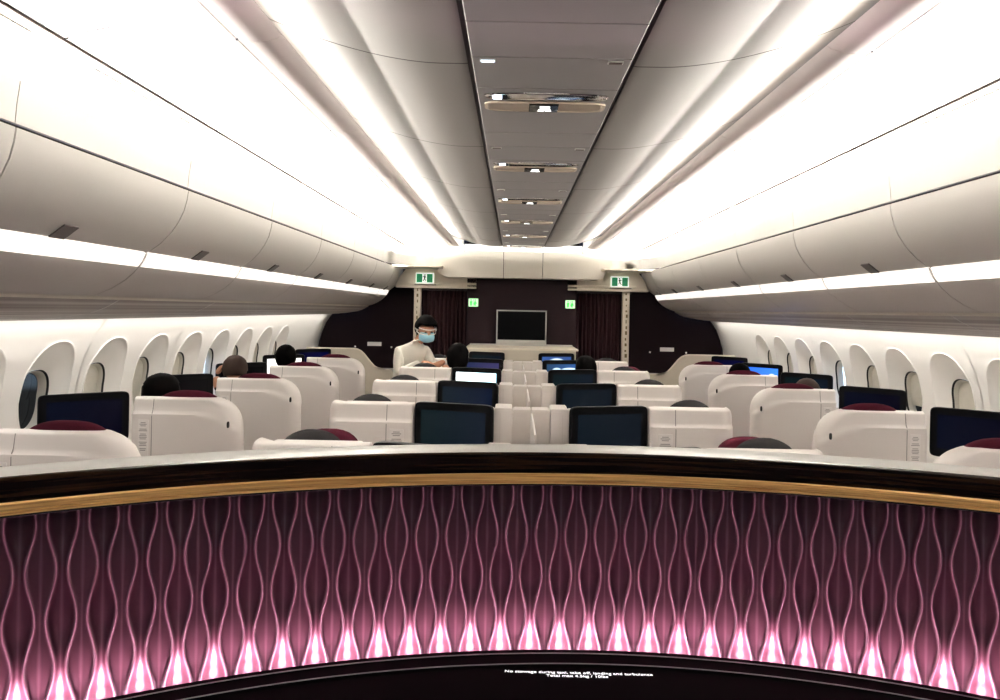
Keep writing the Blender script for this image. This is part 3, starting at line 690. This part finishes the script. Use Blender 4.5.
# ------------------------------------------------------------------ seats
def seat_shell(t, toX, Y, W, ztop, zcorner, rx, crease, drop, Da, Dw, lean, seam, aisle_slope=.34, mat_='shell', slot=True):
    """U-shaped shell around a seat: its back faces the bar. a=0 is the aisle edge, a=W the inner edge."""
    th = .04
    zs = [0, .25, .5, .7]
    z = .74
    while z < ztop-.06: zs.append(z); z += .012
    for f in (.05, .04, .031, .023, .016, .010, .006, .003, .001, 0): zs.append(ztop-f)
    def a0(z):
        if z <= zcorner: return (zcorner-z)*-.012
        q = min(1, (z-zcorner)/(ztop-zcorner)); return rx*(1-max(0, 1-q**2.3)**(1/2.3))
    def zc(a): return crease-(drop*((.30-a)/.30)**2.2 if a < .30 and drop else 0)
    def yoff(a, z):
        d = z-zc(a)
        st = max(0, min(1, d/.014)); st = st*st*(3-2*st)
        return .011*st+max(0, d)*lean+(.02*max(0, (z-(ztop-.012))/.012)**2)
    loops = []
    for z in zs:
        A = a0(z); outer, inner = [], []
        r = .075
        for i in range(5):
            f = i/4; y = Y+Da-(Da-r)*f; outer.append((A+aisle_slope*(y-Y-r), y))
        for i in range(1, 7):
            g = PI/2*i/7; outer.append((A+r-r*math.cos(g), Y+r-r*math.sin(g)))
        nb = 14
        for i in range(nb+1): outer.append((A+r+(W-.02-A-r)*i/nb, Y))
        outer += [(W-.006, Y+.006), (W, Y+.02), (W, Y+Dw)]
        inner = [(W-th, Y+Dw), (W-th, Y+th)]
        for i in range(8): inner.append((W-th-(W-th-A-r)*i/7.0, Y+th))
        for i in range(1, 5):
            f = i/4; y = Y+th+(Da-th)*f; inner.append((A+th+aisle_slope*(max(0, y-Y-r)), y))
        L = []
        for a, y in outer+inner:
            L.append((toX(a), y+yoff(a, z)*max(0, min(1, (Y+.14-y)/.06)), min(z, ztop-1.15*max(0, y-Y-.085))))
        loops.append(L)
    bm = B(); grid_loft(bm, loops, closed=True, cap=True)
    autosmooth(obj('shell', bm, mat_, t), 40)
    # joint line and printed placard on the inner side of the back
    bm = B()
    L = []
    for z in [.45+i*.02 for i in range(int((ztop-.012-.45)/.02)+1)]+[ztop-.010]:
        y = Y+yoff(seam, z); L.append([(toX(seam-.0022), y-.0012, z), (toX(seam+.0022), y-.0012, z), (toX(seam+.0022), y+.006, z), (toX(seam-.0022), y+.006, z)])
    grid_loft(bm, L, closed=True, cap=True); obj('panel_joint', bm, 'joint', t)
    bm = B(); w0, w1 = seam+.018, min(W-.045, seam+.095); zt = crease-.035
    box(bm, toX(w0), toX(w1), Y-.002, Y+.003, zt-.22, zt, .001, 1); pl = obj('placard', bm, 'placard', t)
    bm = B(); zz = zt-.014
    for para in ((.55, .8, .6), (.8, .95), (.65, .8, .85, .7), (.9, .7, .8), (.75, .6)):
        for q in para:
            m_ = (w0+w1)/2; h_ = (w1-w0)*.42*q; box(bm, toX(m_-h_), toX(m_+h_), Y-.0028, Y-.0015, zz-.0042, zz); zz -= .0095
        zz -= .010
    obj('small_print', bm, 'print', pl)
    if slot:
        bm = B(); zz = zc(.06)-.015
        zz = zcorner+.055; aa = a0(zz)+.055
        superell(bm, (toX(aa), Y+.0015+.0, zz), (.007, .010, .020), 3, 12, 8); obj('coat_hook', bm, 'gasket', t)
M['placard'] = mat('placard_white', (.80, .76, .73), .45, noise=.01)
M['joint'] = mat('joint_grey', (.34, .31, .29), .6, noise=.05)

def yawm(deg): return Matrix.Rotation(math.radians(deg), 4, 'Z')
def seat_inside(t, cx, Y, yaw, main, pillow, side, hx, hz=1.078, hw=.21, big=True, extra=None):
    q = min(.235, hw+.005)
    """cushion, backrest, headrest, legrest and armrests in front of the shell"""
    R = Matrix.Translation((cx, Y+.36, 0)) @ yawm(yaw)
    def part(name, m, *a, **k):
        bm = B(); box(bm, *a, **k); bmesh.ops.transform(bm, matrix=R, verts=bm.verts[:]); return autosmooth(obj(name, bm, m, t), 40)
    part('seat_cushion', main, -q, q, -.12, .42, .36, .47, bev=.04)
    part('seat_base', 'shell_in', -q+.015, q-.015, -.10, .40, 0, .36, bev=.01)
    bm = B(); box(bm, cx-q, cx+q, Y+.05, Y+.16, .44, .92, bev=.045); autosmooth(obj('backrest', bm, main, t), 40)
    bm = B(); superell(bm, (hx, Y+.105, hz-.14), (hw, .052, .14), 2.5 if hw > .2 else 2.1, 32, 18); obj('headrest', bm, pillow, t, True, label='%s rounded headrest' % ('maroon' if pillow == 'maroon' else 'charcoal grey'))
    if extra:
        bm = B(); superell(bm, (hx+extra, Y+.135, hz-.142), (hw*.9, .045, .14), 2.6, 32, 18); obj('headrest_pad', bm, 'maroon', t, True, label='maroon pad beside the grey headrest')

def monitor(p_in, p_out, ztop, hgt, screen, label, group, back=(0, .1)):
    """slab display between two floor points; back: how far behind its middle the furniture stands that carries it"""
    p0, p1 = Vector((p_in[0], p_in[1], 0)), Vector((p_out[0], p_out[1], 0))
    if p0.x > p1.x: p0, p1 = p1, p0
    u = (p1-p0).normalized(); w = (p1-p0).length; nrm = Vector((u.y, -u.x, 0))      # towards the bar
    t = empty('seat_monitor', tuple((p0+p1)/2+Vector((0, 0, ztop-hgt))), label, 'monitor', group)
    MT = Matrix(((u.x, -nrm.x, 0, p0.x), (u.y, -nrm.y, 0, p0.y), (0, 0, 1, 0), (0, 0, 0, 1)))
    def part(name, m, bm, **k):
        bmesh.ops.transform(bm, matrix=MT, verts=bm.verts[:]); return obj(name, bm, m, t, **k)
    bm = B()
    pts = [sup(2*PI*i/64, w/2, hgt/2, 14) for i in range(64)]
    grid_loft(bm, [[(w/2+x*f, d, ztop-hgt/2+z*f) for x, z in pts] for f, d in ((.985, -.0), (1, .006), (1, .026), (.97, .034))], closed=True, cap=True)
    autosmooth(part('bezel', 'blackm', bm), 40)
    bx, bt, bb = .040, .042, .050
    bm = B(); box(bm, bx, w-bx, -.0015, .002, ztop-hgt+bb, ztop-bt, 0)
    o = part('screen', S[screen], bm)
    # keep the picture's own axes on the glass: rotate the object instead of the mesh
    bm = B(); box(bm, w*.4, w*.6, .03, .045, ztop-hgt*.9, ztop-hgt*.35, .005); part('back_plate', 'shell_in', bm)
    return t

YS = [3.06+1.19*k for k in range(5)]        # backs of the window seats
YC = [2.70+1.19*k for k in range(6)]        # backs of the centre seats
rows = ['nearest the bar', 'second from the bar', 'third from the bar', 'fourth from the bar', 'farthest from the bar']
scr = {-1: ['navy', 'black', 'black', 'warm', 'navyb'], 1: ['navy', 'navy', 'teal', 'bluewhite', 'navyb']}
scrdesc = {'navy': 'dim navy screen', 'black': 'black screen', 'warm': 'lit white screen', 'navyb': 'deep blue screen', 'teal': 'dark teal screen', 'bluewhite': 'bright blue picture', 'tealblue': 'dim blue screen',
           'white': 'brightly lit white screen', 'dusk': 'dusky blue picture', 'cloud': 'white cloud shape on blue', 'cloud2': 'small white shapes on blue', 'slate': 'dim slate screen'}
for s, sd in SIDES:
    for k in range(5):
        Y = YS[k]
        t = empty('airline_suite', (s*2.0, Y+.3, 0), 'white shelled window seat with maroon headrest, %s side, %s' % (sd, rows[k]), 'seat', 'window seats')
        seat_shell(t, lambda a: s*(1.72+a), Y, .635, 1.040, .835, .20, .945, .11, .36, .55, .16, .51)
        seat_inside(t, s*2.02, Y, s*-22, 'maroon', 'maroon', s, s*2.055)
        bm = B(); box(bm, s*2.38, s*2.50, Y+.05, Y+.95, 0, .66, .015); obj('side_cabinet', bm, 'shell_in', t)
        yn = YS[k+1] if k < 4 else 8.952
        monitor((s*2.362, yn+.0), (s*2.712, yn-.29), 1.078, .29, scr[sd == 'right' and 1 or -1][k], 'seat monitor with %s by the %s wall, %s' % (scrdesc[scr[s][k]], sd, rows[k]), 'window seat monitors')
cscr = {-1: ['black', 'teal', 'tealblue', 'white', 'dusk', 'teal'], 1: ['black', 'slate', 'slate', 'teal', 'cloud2', 'cloud']}
crow = ['nearest the bar, mostly hidden', 'second from the bar', 'third from the bar', 'fourth from the bar', 'fifth from the bar', 'on the front console']
for s, sd in SIDES:
    for k in range(6):
        Y = YC[k]
        if k < 5:
            t = empty('airline_suite', (s*.85, Y+.3, 0), 'white shelled centre seat with charcoal headrest, %s pair side, %s' % (sd, crow[k]), 'seat', 'centre seats')
            seat_shell(t, lambda a: s*(1.108-a), Y, .468, 1.083, 1.02, .028, .98, .0, .45, .5, .10, .325, .10, slot=False)
            ex = None
            if (s, k) in ((-1, 0), (1, 0), (1, 3)): ex = -s*.0
            seat_inside(t, s*.885, Y+.02, s*0, 'grey', 'grey', s, s*.885, hz=1.118, hw=.152, extra=(-s*.055 if (s, k) in ((-1, 0), (1, 0)) else (s*.04 if (s, k) == (1, 3) else None)))
        if k == 0: pass
        monitor((s*.207, Y-.085), (s*.636, Y+.03), 1.092, .285, cscr[s][k], 'seat monitor, %s, %s centre column, %s' % (scrdesc[cscr[s][k]], sd, crow[k]), 'centre seat monitors')
for k in range(5):
    Y = YC[k]
    t = empty('centre_console', (0, Y+.2, 0), 'white console with paired divider panels between the centre seats, %s' % ['nearest the bar', 'second from the bar', 'third from the bar', 'fourth from the bar', 'fifth from the bar'][k], 'console', 'centre consoles')
    bm = B(); box(bm, -.636, .636, Y+.075, Y+.50, 0, .78, .012); obj('cabinet', bm, 'shell_in', t)
    for s in (-1, 1):
        bm = B(); box(bm, s*.20, s*.636, Y+.080, Y+.12, .75, 1.06, .01); obj('monitor_back', bm, 'shell', t)
        bm = B()
        pr = [(.198, 0), (.198, 1.066), (.192, 1.072), (.112, 1.072), (.104, 1.066), (.104, 0)]
        prism_xz(bm, [(s*x, z) for x, z in pr], Y-.03, Y+.16); autosmooth(obj('side_post', bm, 'shell', t))
        bm = B(); box(bm, s*.166, s*.1665+s*.003, Y-.0315, Y-.028, .3, 1.045); obj('post_joint', bm, 'shell_in', t)
        bm = B()
        pr = [(.003, 0), (.003, 1.060)]+[(.085+.014*math.sin(i*PI/12), 1.046+.014*math.cos(i*PI/12)) for i in range(7)]+[(.101, 1.0), (.101, 0)]
        prism_xz(bm, [(s*x, z) for x, z in pr], Y-.012, Y+.10); obj('divider_panel', bm, 'shell_in', t)
        bm = B()
        pr = [(.003, 1.056), (.003, 1.064)]+[(.085+.018*math.sin(i*PI/12), 1.046+.018*math.cos(i*PI/12)) for i in range(7)]+[(.099, 1.040)]+[(.085+.012*math.sin(i*PI/12), 1.044+.012*math.cos(i*PI/12)) for i in range(6, -1, -1)]
        prism_xz(bm, [(s*x, z) for x, z in pr], Y-.016, Y+.104); obj('panel_cap', bm, 'shell', t)
    if k:
        bm = B(); box(bm, -.004, .006, YC[k-1]+.51, Y-.01, .02, 1.045, .003); obj('privacy_screen', bm, 'shell', t)

# ------------------------------------------------------------------ people
def skin_mesh(verts, edges, radii, root=0, sub=2, bs=.6):
    bm = bmesh.new(); lay = bm.verts.layers.skin.verify()
    vs = [bm.verts.new(v) for v in verts]
    for i, v in enumerate(vs):
        r = radii[i]; v[lay].radius = r if isinstance(r, tuple) else (r, r); v[lay].use_root = (i == root)
    for a, b in edges: bm.edges.new((vs[a], vs[b]))
    me = bpy.data.meshes.new('figure'); bm.to_mesh(me); bm.free()
    o = bpy.data.objects.new('figure_tmp', me); COL.objects.link(o)
    m = o.modifiers.new('skin', 'SKIN'); m.branch_smoothing = bs; m.use_smooth_shade = True
    s_ = o.modifiers.new('sub', 'SUBSURF'); s_.levels = sub; s_.render_levels = sub
    dg = bpy.context.evaluated_depsgraph_get(); out = bpy.data.meshes.new_from_object(o.evaluated_get(dg))
    bpy.data.objects.remove(o); bpy.data.meshes.remove(me)
    return out
def hand_graph(wrist, direction, palm_n, size=1.0, side=1, curl=.5):
    """palm and five unequal bent fingers; returns verts, edges, radii"""
    d = Vector(direction).normalized(); n = Vector(palm_n); n = (n-d*n.dot(d)).normalized(); x = d.cross(n)*side
    V, E_, R_ = [Vector(wrist)], [], [.022*size]
    def add(p, r, par): V.append(p); R_.append(r*size); E_.append((par, len(V)-1)); return len(V)-1
    w = Vector(wrist); k1 = add(w+d*.045*size, (.026), 0); k2 = add(w+d*.075*size, .026, k1)
    for off, ln in ((-.027, .062), (-.009, .074), (.009, .070), (.027, .055)):
        b = add(w+d*.088*size+x*off*size, .0095, k2)
        m1 = add(V[b]+(d*math.cos(curl*.6)+n*math.sin(curl*.6))*ln*.5*size, .0085, b)
        add(V[m1]+(d*math.cos(curl*1.5)+n*math.sin(curl*1.5))*ln*.5*size, .007, m1)
    t1 = add(w+d*.035*size-x*.034*size+n*.008*size, .012, k1)
    t2 = add(V[t1]+(d*.7-x*.55+n*.3).normalized()*.036*size, .0095, t1); add(V[t2]+(d*.9-x*.1+n*.4).normalized()*.028*size, .008, t2)
    return V, E_, R_
def person(name, label, group, J, R, edges, tags, hands, mats, hairf, extra=None, fwd=Vector((0, 1, 0)), headc=None):
    """J: named joints, tags: material index for each edge; the body and the hands end as one mesh"""
    keys = list(J); idx = {k: i for i, k in enumerate(keys)}
    body = skin_mesh([J[k] for k in keys], [(idx[a], idx[b]) for a, b in edges], [R[k] for k in keys], idx['pelvis'])
    seg = [(Vector(J[a]), Vector(J[b]), tg) for (a, b), tg in zip(edges, tags)]
    bm = bmesh.new(); bm.from_mesh(body); bpy.data.meshes.remove(body)
    for f in bm.faces:
        c = f.calc_center_median(); best = (9, 0)
        for p, q, tg in seg:
            dv = q-p; t_ = max(0, min(1, (c-p).dot(dv)/max(dv.length_squared, 1e-9))); dd = (c-(p+dv*t_)).length
            if dd < best[0]: best = (dd, tg)
        f.material_index = best[1]; f.smooth = True
    for h in hands:
        hm = skin_mesh(*hand_graph(*h), root=0, sub=1, bs=.3)
        hb = bmesh.new(); hb.from_mesh(hm); bpy.data.meshes.remove(hm)
        vs = [bm.verts.new(v.co) for v in hb.verts]; hb.verts.index_update()
        for f in hb.faces:
            nf = bm.faces.new([vs[v.index] for v in f.verts]); nf.material_index = 0; nf.smooth = True
        hb.free()
    me = bpy.data.meshes.new(name); bm.to_mesh(me); bm.free()
    o = obj(name, me, mats, None); tag(o, label, 'person', group)
    for m_ in o.data.polygons: m_.use_smooth = True
    # head details
    H = Vector(headc); f = fwd.normalized(); side = f.cross(Vector((0, 0, 1))).normalized(); up = side.cross(f)
    RM = Matrix((side, f, up)).transposed().to_4x4()
    bm = B(); hairf(bm, H, RM); obj('hair', bm, hairf.mat, o, True)
    for sg in (-1, 1):
        bm = B(); superell(bm, H+RM.to_3x3() @ Vector((sg*.030, .083, -.005)), (.013, .007, .007), 2, 12, 8, RM.to_3x3()); obj('eye', bm, 'eye', o, True)
    bm = B(); superell(bm, H+RM.to_3x3() @ Vector((0, .080, -.068)), (.022, .010, .006), 2, 12, 8, RM.to_3x3()); obj('mouth', bm, 'shirt_maroon', o, True)
    if extra: extra(o, H, RM)
    return o
def hair_cap(r=(.094, .108, .118), face=.035, low=-.02, m='hair', nape=-.10):
    def fn(bm, H, RM):
        R3 = RM.to_3x3()
        superell(bm, (0, -.006, .012), r, 2.1, 28, 20)
        dele = [v for v in bm.verts if (v.co.y > face and v.co.z < .055) or (v.co.y > -.01 and v.co.z < low) or v.co.z < nape]
        bmesh.ops.delete(bm, geom=dele, context='VERTS')
        for v in bm.verts:
            q = 1+.02*math.sin(v.co.x*190+v.co.z*70)*math.sin(v.co.y*150); v.co = Vector(H)+R3 @ (v.co*q)
        bmesh.ops.solidify(bm, geom=bm.faces[:], thickness=.012)
    fn.mat = m; return fn
def seated(label, hx, hy, ztop, yaw, mats, hair, raise_=0, tilt=0, skin='skin', seat_x=None):
    """a passenger sitting in a seat facing the front of the cabin, head turned by yaw degrees"""
    Rz = Matrix.Rotation(math.radians(yaw), 3, 'Z')
    f = Rz @ Vector((0, 1, -tilt)); sd = Rz @ Vector((1, 0, 0))
    bx = seat_x if seat_x is not None else hx
    def P(x, y, z): q = Rz @ Vector((x, y, 0)); return Vector((bx+q.x, hy+q.y, z))
    H = Vector((hx, hy, ztop-.125))
    zn = ztop-.285
    J = {'pelvis': P(0, -.02, .57), 'belly': P(0, .0, .57+(zn-.57)*.45), 'chest': P(0, .0, zn-.10), 'neck': Vector((hx, hy-.02, zn+.02))*.7+P(0, -.01, zn)*.3, 'jaw': H+f*.012+Vector((0, 0, -.055)), 'skull': H+Vector((0, 0, .0)), 'crown': H-f*.008+Vector((0, 0, .045)),
         'nose': H+f*.098+Vector((0, 0, -.03)), 'ear_l': H-sd*.088+Vector((0, 0, -.02)), 'ear_r': H+sd*.088+Vector((0, 0, -.02)),
         'sh_l': P(-.17, -.0, zn-.07), 'el_l': P(-.215, .10, zn-.33), 'wr_l': P(-.12, .30, zn-.37), 'sh_r': P(.17, 0, zn-.07), 'el_r': P(.215, .10, zn-.33), 'wr_r': P(.12, .30, zn-.37),
         'hip_l': P(-.09, .02, .565), 'kn_l': P(-.10, .40, .55), 'an_l': P(-.10, .44, .12), 'to_l': P(-.10, .55, .05), 'hip_r': P(.09, .02, .565), 'kn_r': P(.10, .40, .55), 'an_r': P(.10, .44, .12), 'to_r': P(.10, .55, .05)}
    hands = []
    if raise_:
        k = 'l' if raise_ < 0 else 'r'; sg = -1 if raise_ < 0 else 1
        J['el_'+k] = P(sg*.30, .10, ztop-.26); J['wr_'+k] = H+sd*sg*.145+f*.05+Vector((0, 0, -.035))
    for k, sg in (('l', -1), ('r', 1)):
        w = J['wr_'+k]; d = (w-J['el_'+k]).normalized()
        if raise_ and (k == 'l') == (raise_ < 0): hands.append((w+d*.012, Vector((-sg*.55*sd.x, .15, .75)), -sd*sg, .95, sg, .45))
        else: hands.append((w+d*.012, d, Vector((0, 0, -1)), .95, sg, .5))
    R = dict(pelvis=(.15, .11), belly=(.14, .10), chest=(.15, .095), neck=.052, jaw=.064, skull=(.082, .090), crown=(.070, .078), nose=.011, ear_l=.016, ear_r=.016,
             sh_l=.060, el_l=.043, wr_l=.026, sh_r=.060, el_r=.043, wr_r=.026, hip_l=.085, kn_l=.060, an_l=.042, to_l=.035, hip_r=.085, kn_r=.060, an_r=.042, to_r=.035)
    E_ = [('pelvis', 'belly', 1), ('belly', 'chest', 1), ('chest', 'neck', 1), ('neck', 'jaw', 0), ('jaw', 'skull', 0), ('skull', 'crown', 0), ('skull', 'nose', 0), ('skull', 'ear_l', 0), ('skull', 'ear_r', 0),
          ('chest', 'sh_l', 1), ('sh_l', 'el_l', 1), ('el_l', 'wr_l', 0 if raise_ < 0 else 1), ('chest', 'sh_r', 1), ('sh_r', 'el_r', 1), ('el_r', 'wr_r', 0 if raise_ > 0 else 1),
          ('pelvis', 'hip_l', 2), ('hip_l', 'kn_l', 2), ('kn_l', 'an_l', 2), ('an_l', 'to_l', 2), ('pelvis', 'hip_r', 2), ('hip_r', 'kn_r', 2), ('kn_r', 'an_r', 2), ('an_r', 'to_r', 2)]
    return person('person', label, 'seated passengers', J, R, [(a, b) for a, b, c in E_], [c for a, b, c in E_], hands, [skin]+mats, hair, None, f, H)
dark = ['shirt_dark', 'trousers']
seated('passenger with black hair leaning to the window in the second left window seat', -2.36, YS[1]+.38, 1.14, 22, dark, hair_cap((.118, .125, .125), -.01, -.12, nape=-.12), seat_x=-2.16)
seated('passenger with close-cropped brown hair resting a raised hand on his head', -2.34, YS[2]+.36, 1.195, 18, dark, hair_cap((.098, .112, .112), .02, -.01, 'hair_brown', -.065), raise_=-1, tilt=.25, seat_x=-2.16)
seated('passenger with black hair before the lit white screen by the left wall', -2.32, YS[3]+.40, 1.215, 10, ['shirt_maroon', 'trousers'], hair_cap((.100, .112, .120), .0, -.08), seat_x=-2.12)
seated('passenger with black hair beside the bright blue screen by the right wall', 2.10, YS[3]+.36, 1.125, -15, dark, hair_cap((.105, .115, .118), .0, -.08), seat_x=2.05)
seated('passenger with dark brown hair low before the teal screen by the right wall', 2.27, YS[2]+.36, 1.10, -18, ['shirt_maroon', 'trousers'], hair_cap((.100, .112, .110), .01, -.08, 'hair_brown'), seat_x=2.12)
seated('passenger with full black hair in the left centre column next to the crew member', -.615, YC[3]+.46, 1.262, -14, dark, hair_cap((.104, .115, .135), .0, -.16, nape=-.13), raise_=-1, seat_x=-.68)
seated('passenger with black hair before small white shapes on a right centre screen', .575, YC[3]+.46, 1.185, 14, dark, hair_cap((.102, .115, .118), .02, -.03), seat_x=.66)

# crew member standing in the left aisle, bent over the centre seats
fw = Vector((.42, -.85, -.34)).normalized(); sdv = fw.cross(Vector((0, 0, 1))).normalized()
H = Vector((-.945, 6.93, 1.405))
bd = Vector((.72, -.69, 0)); bs = Vector((bd.y, -bd.x, 0))       # body direction and its right-hand side
C0 = Vector((-1.165, 7.06, 0))
def CP(x, y, z): return C0+bs*x+bd*y+Vector((0, 0, z))
J = {'pelvis': CP(0, 0, .90), 'belly': CP(0, .04, 1.03), 'chest': CP(0, .10, 1.155), 'neck': Vector((-1.03, 6.98, 1.285)), 'jaw': H+fw*.014+Vector((.0, 0, -.055)), 'skull': H, 'crown': H-fw*.01+Vector((0, 0, .05)),
     'nose': H+fw*.100+Vector((0, 0, -.03)), 'ear_l': H+sdv*.088+Vector((0, 0, -.02)), 'ear_r': H-sdv*.088+Vector((0, 0, -.02)),
     'sh_r': CP(.135, .09, 1.19), 'el_r': CP(.17, .12, .965), 'wr_r': Vector((-.985, 6.82, 1.09)), 'sh_l': CP(-.165, .12, 1.19), 'el_l': CP(-.20, .22, .96), 'wr_l': Vector((-.80, 6.92, 1.05)),
     'hip_r': CP(.09, 0, .88), 'kn_r': CP(.09, .03, .49), 'an_r': CP(.09, 0, .09), 'to_r': CP(.09, .13, .04), 'hip_l': CP(-.09, 0, .88), 'kn_l': CP(-.09, .03, .49), 'an_l': CP(-.09, 0, .09), 'to_l': CP(-.09, .13, .04), }
R = dict(pelvis=(.155, .12), belly=(.145, .115), chest=(.15, .11), neck=.052, jaw=.062, skull=(.080, .088), crown=(.068, .076), nose=.011, ear_l=.015, ear_r=.015,
         sh_l=.072, el_l=.054, wr_l=.033, sh_r=.072, el_r=.054, wr_r=.033, hip_l=.095, kn_l=.07, an_l=.045, to_l=.035, hip_r=.095, kn_r=.07, an_r=.045, to_r=.035)
E_ = [('pelvis', 'belly', 1), ('belly', 'chest', 1), ('chest', 'neck', 1), ('neck', 'jaw', 0), ('jaw', 'skull', 0), ('skull', 'crown', 0), ('skull', 'nose', 0), ('skull', 'ear_l', 0), ('skull', 'ear_r', 0),
      ('chest', 'sh_l', 1), ('sh_l', 'el_l', 1), ('el_l', 'wr_l', 1), ('chest', 'sh_r', 1), ('sh_r', 'el_r', 1), ('el_r', 'wr_r', 1),
      ('pelvis', 'hip_l', 1), ('hip_l', 'kn_l', 2), ('kn_l', 'an_l', 2), ('an_l', 'to_l', 2), ('pelvis', 'hip_r', 1), ('hip_r', 'kn_r', 2), ('kn_r', 'an_r', 2), ('an_r', 'to_r', 2)]
def crew_extra(o, H, RM):
    R3 = RM.to_3x3()
    bm = B(); superell(bm, (0, .045, -.065), (.074, .068, .055), 2.6, 28, 18)
    bmesh.ops.delete(bm, geom=[v for v in bm.verts if v.co.y < .02], context='VERTS')
    for v in bm.verts:
        v.co.z += .004*math.sin(v.co.z*160); v.co.y += .012*max(0, 1-abs(v.co.x)/.05)*max(0, 1-abs(v.co.z+.045)/.04); v.co = H+R3 @ v.co
    obj('face_mask', bm, 'mask', o, True, label='pale blue surgical face mask')
    bm = B()
    for sg in (-1, 1): tube(bm, [H+R3 @ Vector(p) for p in ((sg*.072, .03, -.05), (sg*.086, 0, -.03), (sg*.092, -.012, -.02))], .0025, 6)
    obj('mask_loop', bm, 'sheet_white', o)
    bm = B(); L = []
    for z, q in ((-.024, 1.0), (-.018, 1.05), (.018, 1.05), (.026, 1.0)):
        L.append([H+R3 @ Vector((.090*q*math.sin(a), .096*q*math.cos(a)+.004, z)) for a in [(-1.35+2.7*i/24) for i in range(25)]])
    grid_loft(bm, L); obj('goggles', bm, 'goggle', o, True, label='clear safety goggles')
    bm = B()
    for z0, z1 in ((-.03, -.022), (.022, .030)):
        grid_loft(bm, [[H+R3 @ Vector((q*.094*math.sin(a), q*.100*math.cos(a)+.004, z)) for a in [(-1.5+3*i/24) for i in range(25)]] for z, q in ((z0, 1), (z1, 1), (z1, 1.04), (z0, 1.04))])
    for sg in (-1, 1): superell(bm, H+R3 @ Vector((sg*.094, .0, .0)), (.006, .04, .018), 3, 12, 8, R3)
    obj('goggle_frame', bm, 'sheet_white', o, True)
    bm = B(); superell(bm, H+R3 @ Vector((0, -.105, .05)), (.048, .04, .045), 2, 18, 12, R3); obj('hair_bun', bm, 'hair', o, True)
    bm = B(); tube(bm, [Vector((-1.005, 6.965, 1.295))+Vector((.064*math.cos(a), .062*math.sin(a), .018*math.cos(a))) for a in [2*PI*i/24 for i in range(25)]], .010, 8); obj('gown_collar', bm, 'gown', o, True)
person('person', 'crew member in white gown, pale blue face mask and goggles standing in the left aisle', None, J, R, [(a, b) for a, b, c in E_], [c for a, b, c in E_],
       [(J['wr_r']+Vector((.01, 0, 0)), Vector((.95, -.05, -.12)), Vector((0, .2, -1)), 1.0, 1, .5), (J['wr_l']+Vector((.01, 0, 0)), Vector((.85, .1, -.2)), Vector((0, .2, -1)), 1.0, -1, .5)],
       ['skin', 'gown', 'trousers'], hair_cap((.098, .112, .122), .045, .0), crew_extra, fw, H)

# ------------------------------------------------------------------ light, sky, camera
for s, sd in SIDES:
    light('outer_cove_light_'+sd, (s*1.655, (YB-.2+.7)/2, EYE+.652), (-s*.97, 0, .24), .03, YB-1.2, 300)
    light('inner_cove_light_'+sd, (s*.905, (YB+.9)/2, EYE+.828), (-s*.94, 0, .34), .03, YB-1.2, 26)
    light('sidewall_light_'+sd, (s*2.47, (9.5+1.0)/2, EYE-.112), (s*.35, 0, -1), .02, 8.4, 16)
    light('lintel_light_'+sd, (s*1.25, 9.20, EYE+.575), (0, .75, -.65), .7, .04, 5.0, ydir=Vector((0, 1, 1)))  # added lamp hidden behind the beam to brighten the lintel
light('galley_light', (0, -1.0, 2.38), (0, .5, -1), 2.2, .5, 14)  # added fill lamp behind the camera, lifts seat backs and bar trim
w = bpy.data.worlds.new('sky'); sc.world = w; w.use_nodes = True
nt = w.node_tree; bg = nt.nodes['Background']
tc = nt.nodes.new('ShaderNodeTexCoord'); sp = nt.nodes.new('ShaderNodeSeparateXYZ'); rp = nt.nodes.new('ShaderNodeValToRGB')
nt.links.new(tc.outputs['Generated'], sp.inputs[0]); mr = nt.nodes.new('ShaderNodeMapRange'); mr.inputs[1].default_value = -.2; mr.inputs[2].default_value = .2
nt.links.new(sp.outputs[2], mr.inputs[0]); nt.links.new(mr.outputs[0], rp.inputs[0])
e = rp.color_ramp.elements; e[0].position = 0; e[0].color = (.16, .15, .14, 1); e[1].position = 1; e[1].color = (.35, .55, .95, 1)
for p, c in ((.24, (.20, .19, .18, 1)), (.26, (.75, .88, 1, 1)), (.5, (.6, .8, 1, 1))):
    x = e.new(p); x.color = c
nt.links.new(rp.outputs[0], bg.inputs[0]); bg.inputs[1].default_value = 1.8

cam = bpy.data.cameras.new('camera'); co = bpy.data.objects.new('camera', cam); COL.objects.link(co)
cam.sensor_width = 36; cam.lens = 720*36/1000; cam.shift_x = -.0135; cam.shift_y = -.040; cam.clip_start = .02
co.matrix_world = Matrix.Translation((CX, 0, EYE)) @ Matrix.Rotation(PI/2, 4, 'X') @ Matrix.Rotation(math.radians(1.1), 4, 'Z')
sc.camera = co
sc.view_settings.view_transform = 'Standard'
try: sc.view_settings.look = 'Medium High Contrast'
except Exception: pass
sc.view_settings.exposure = 0.3
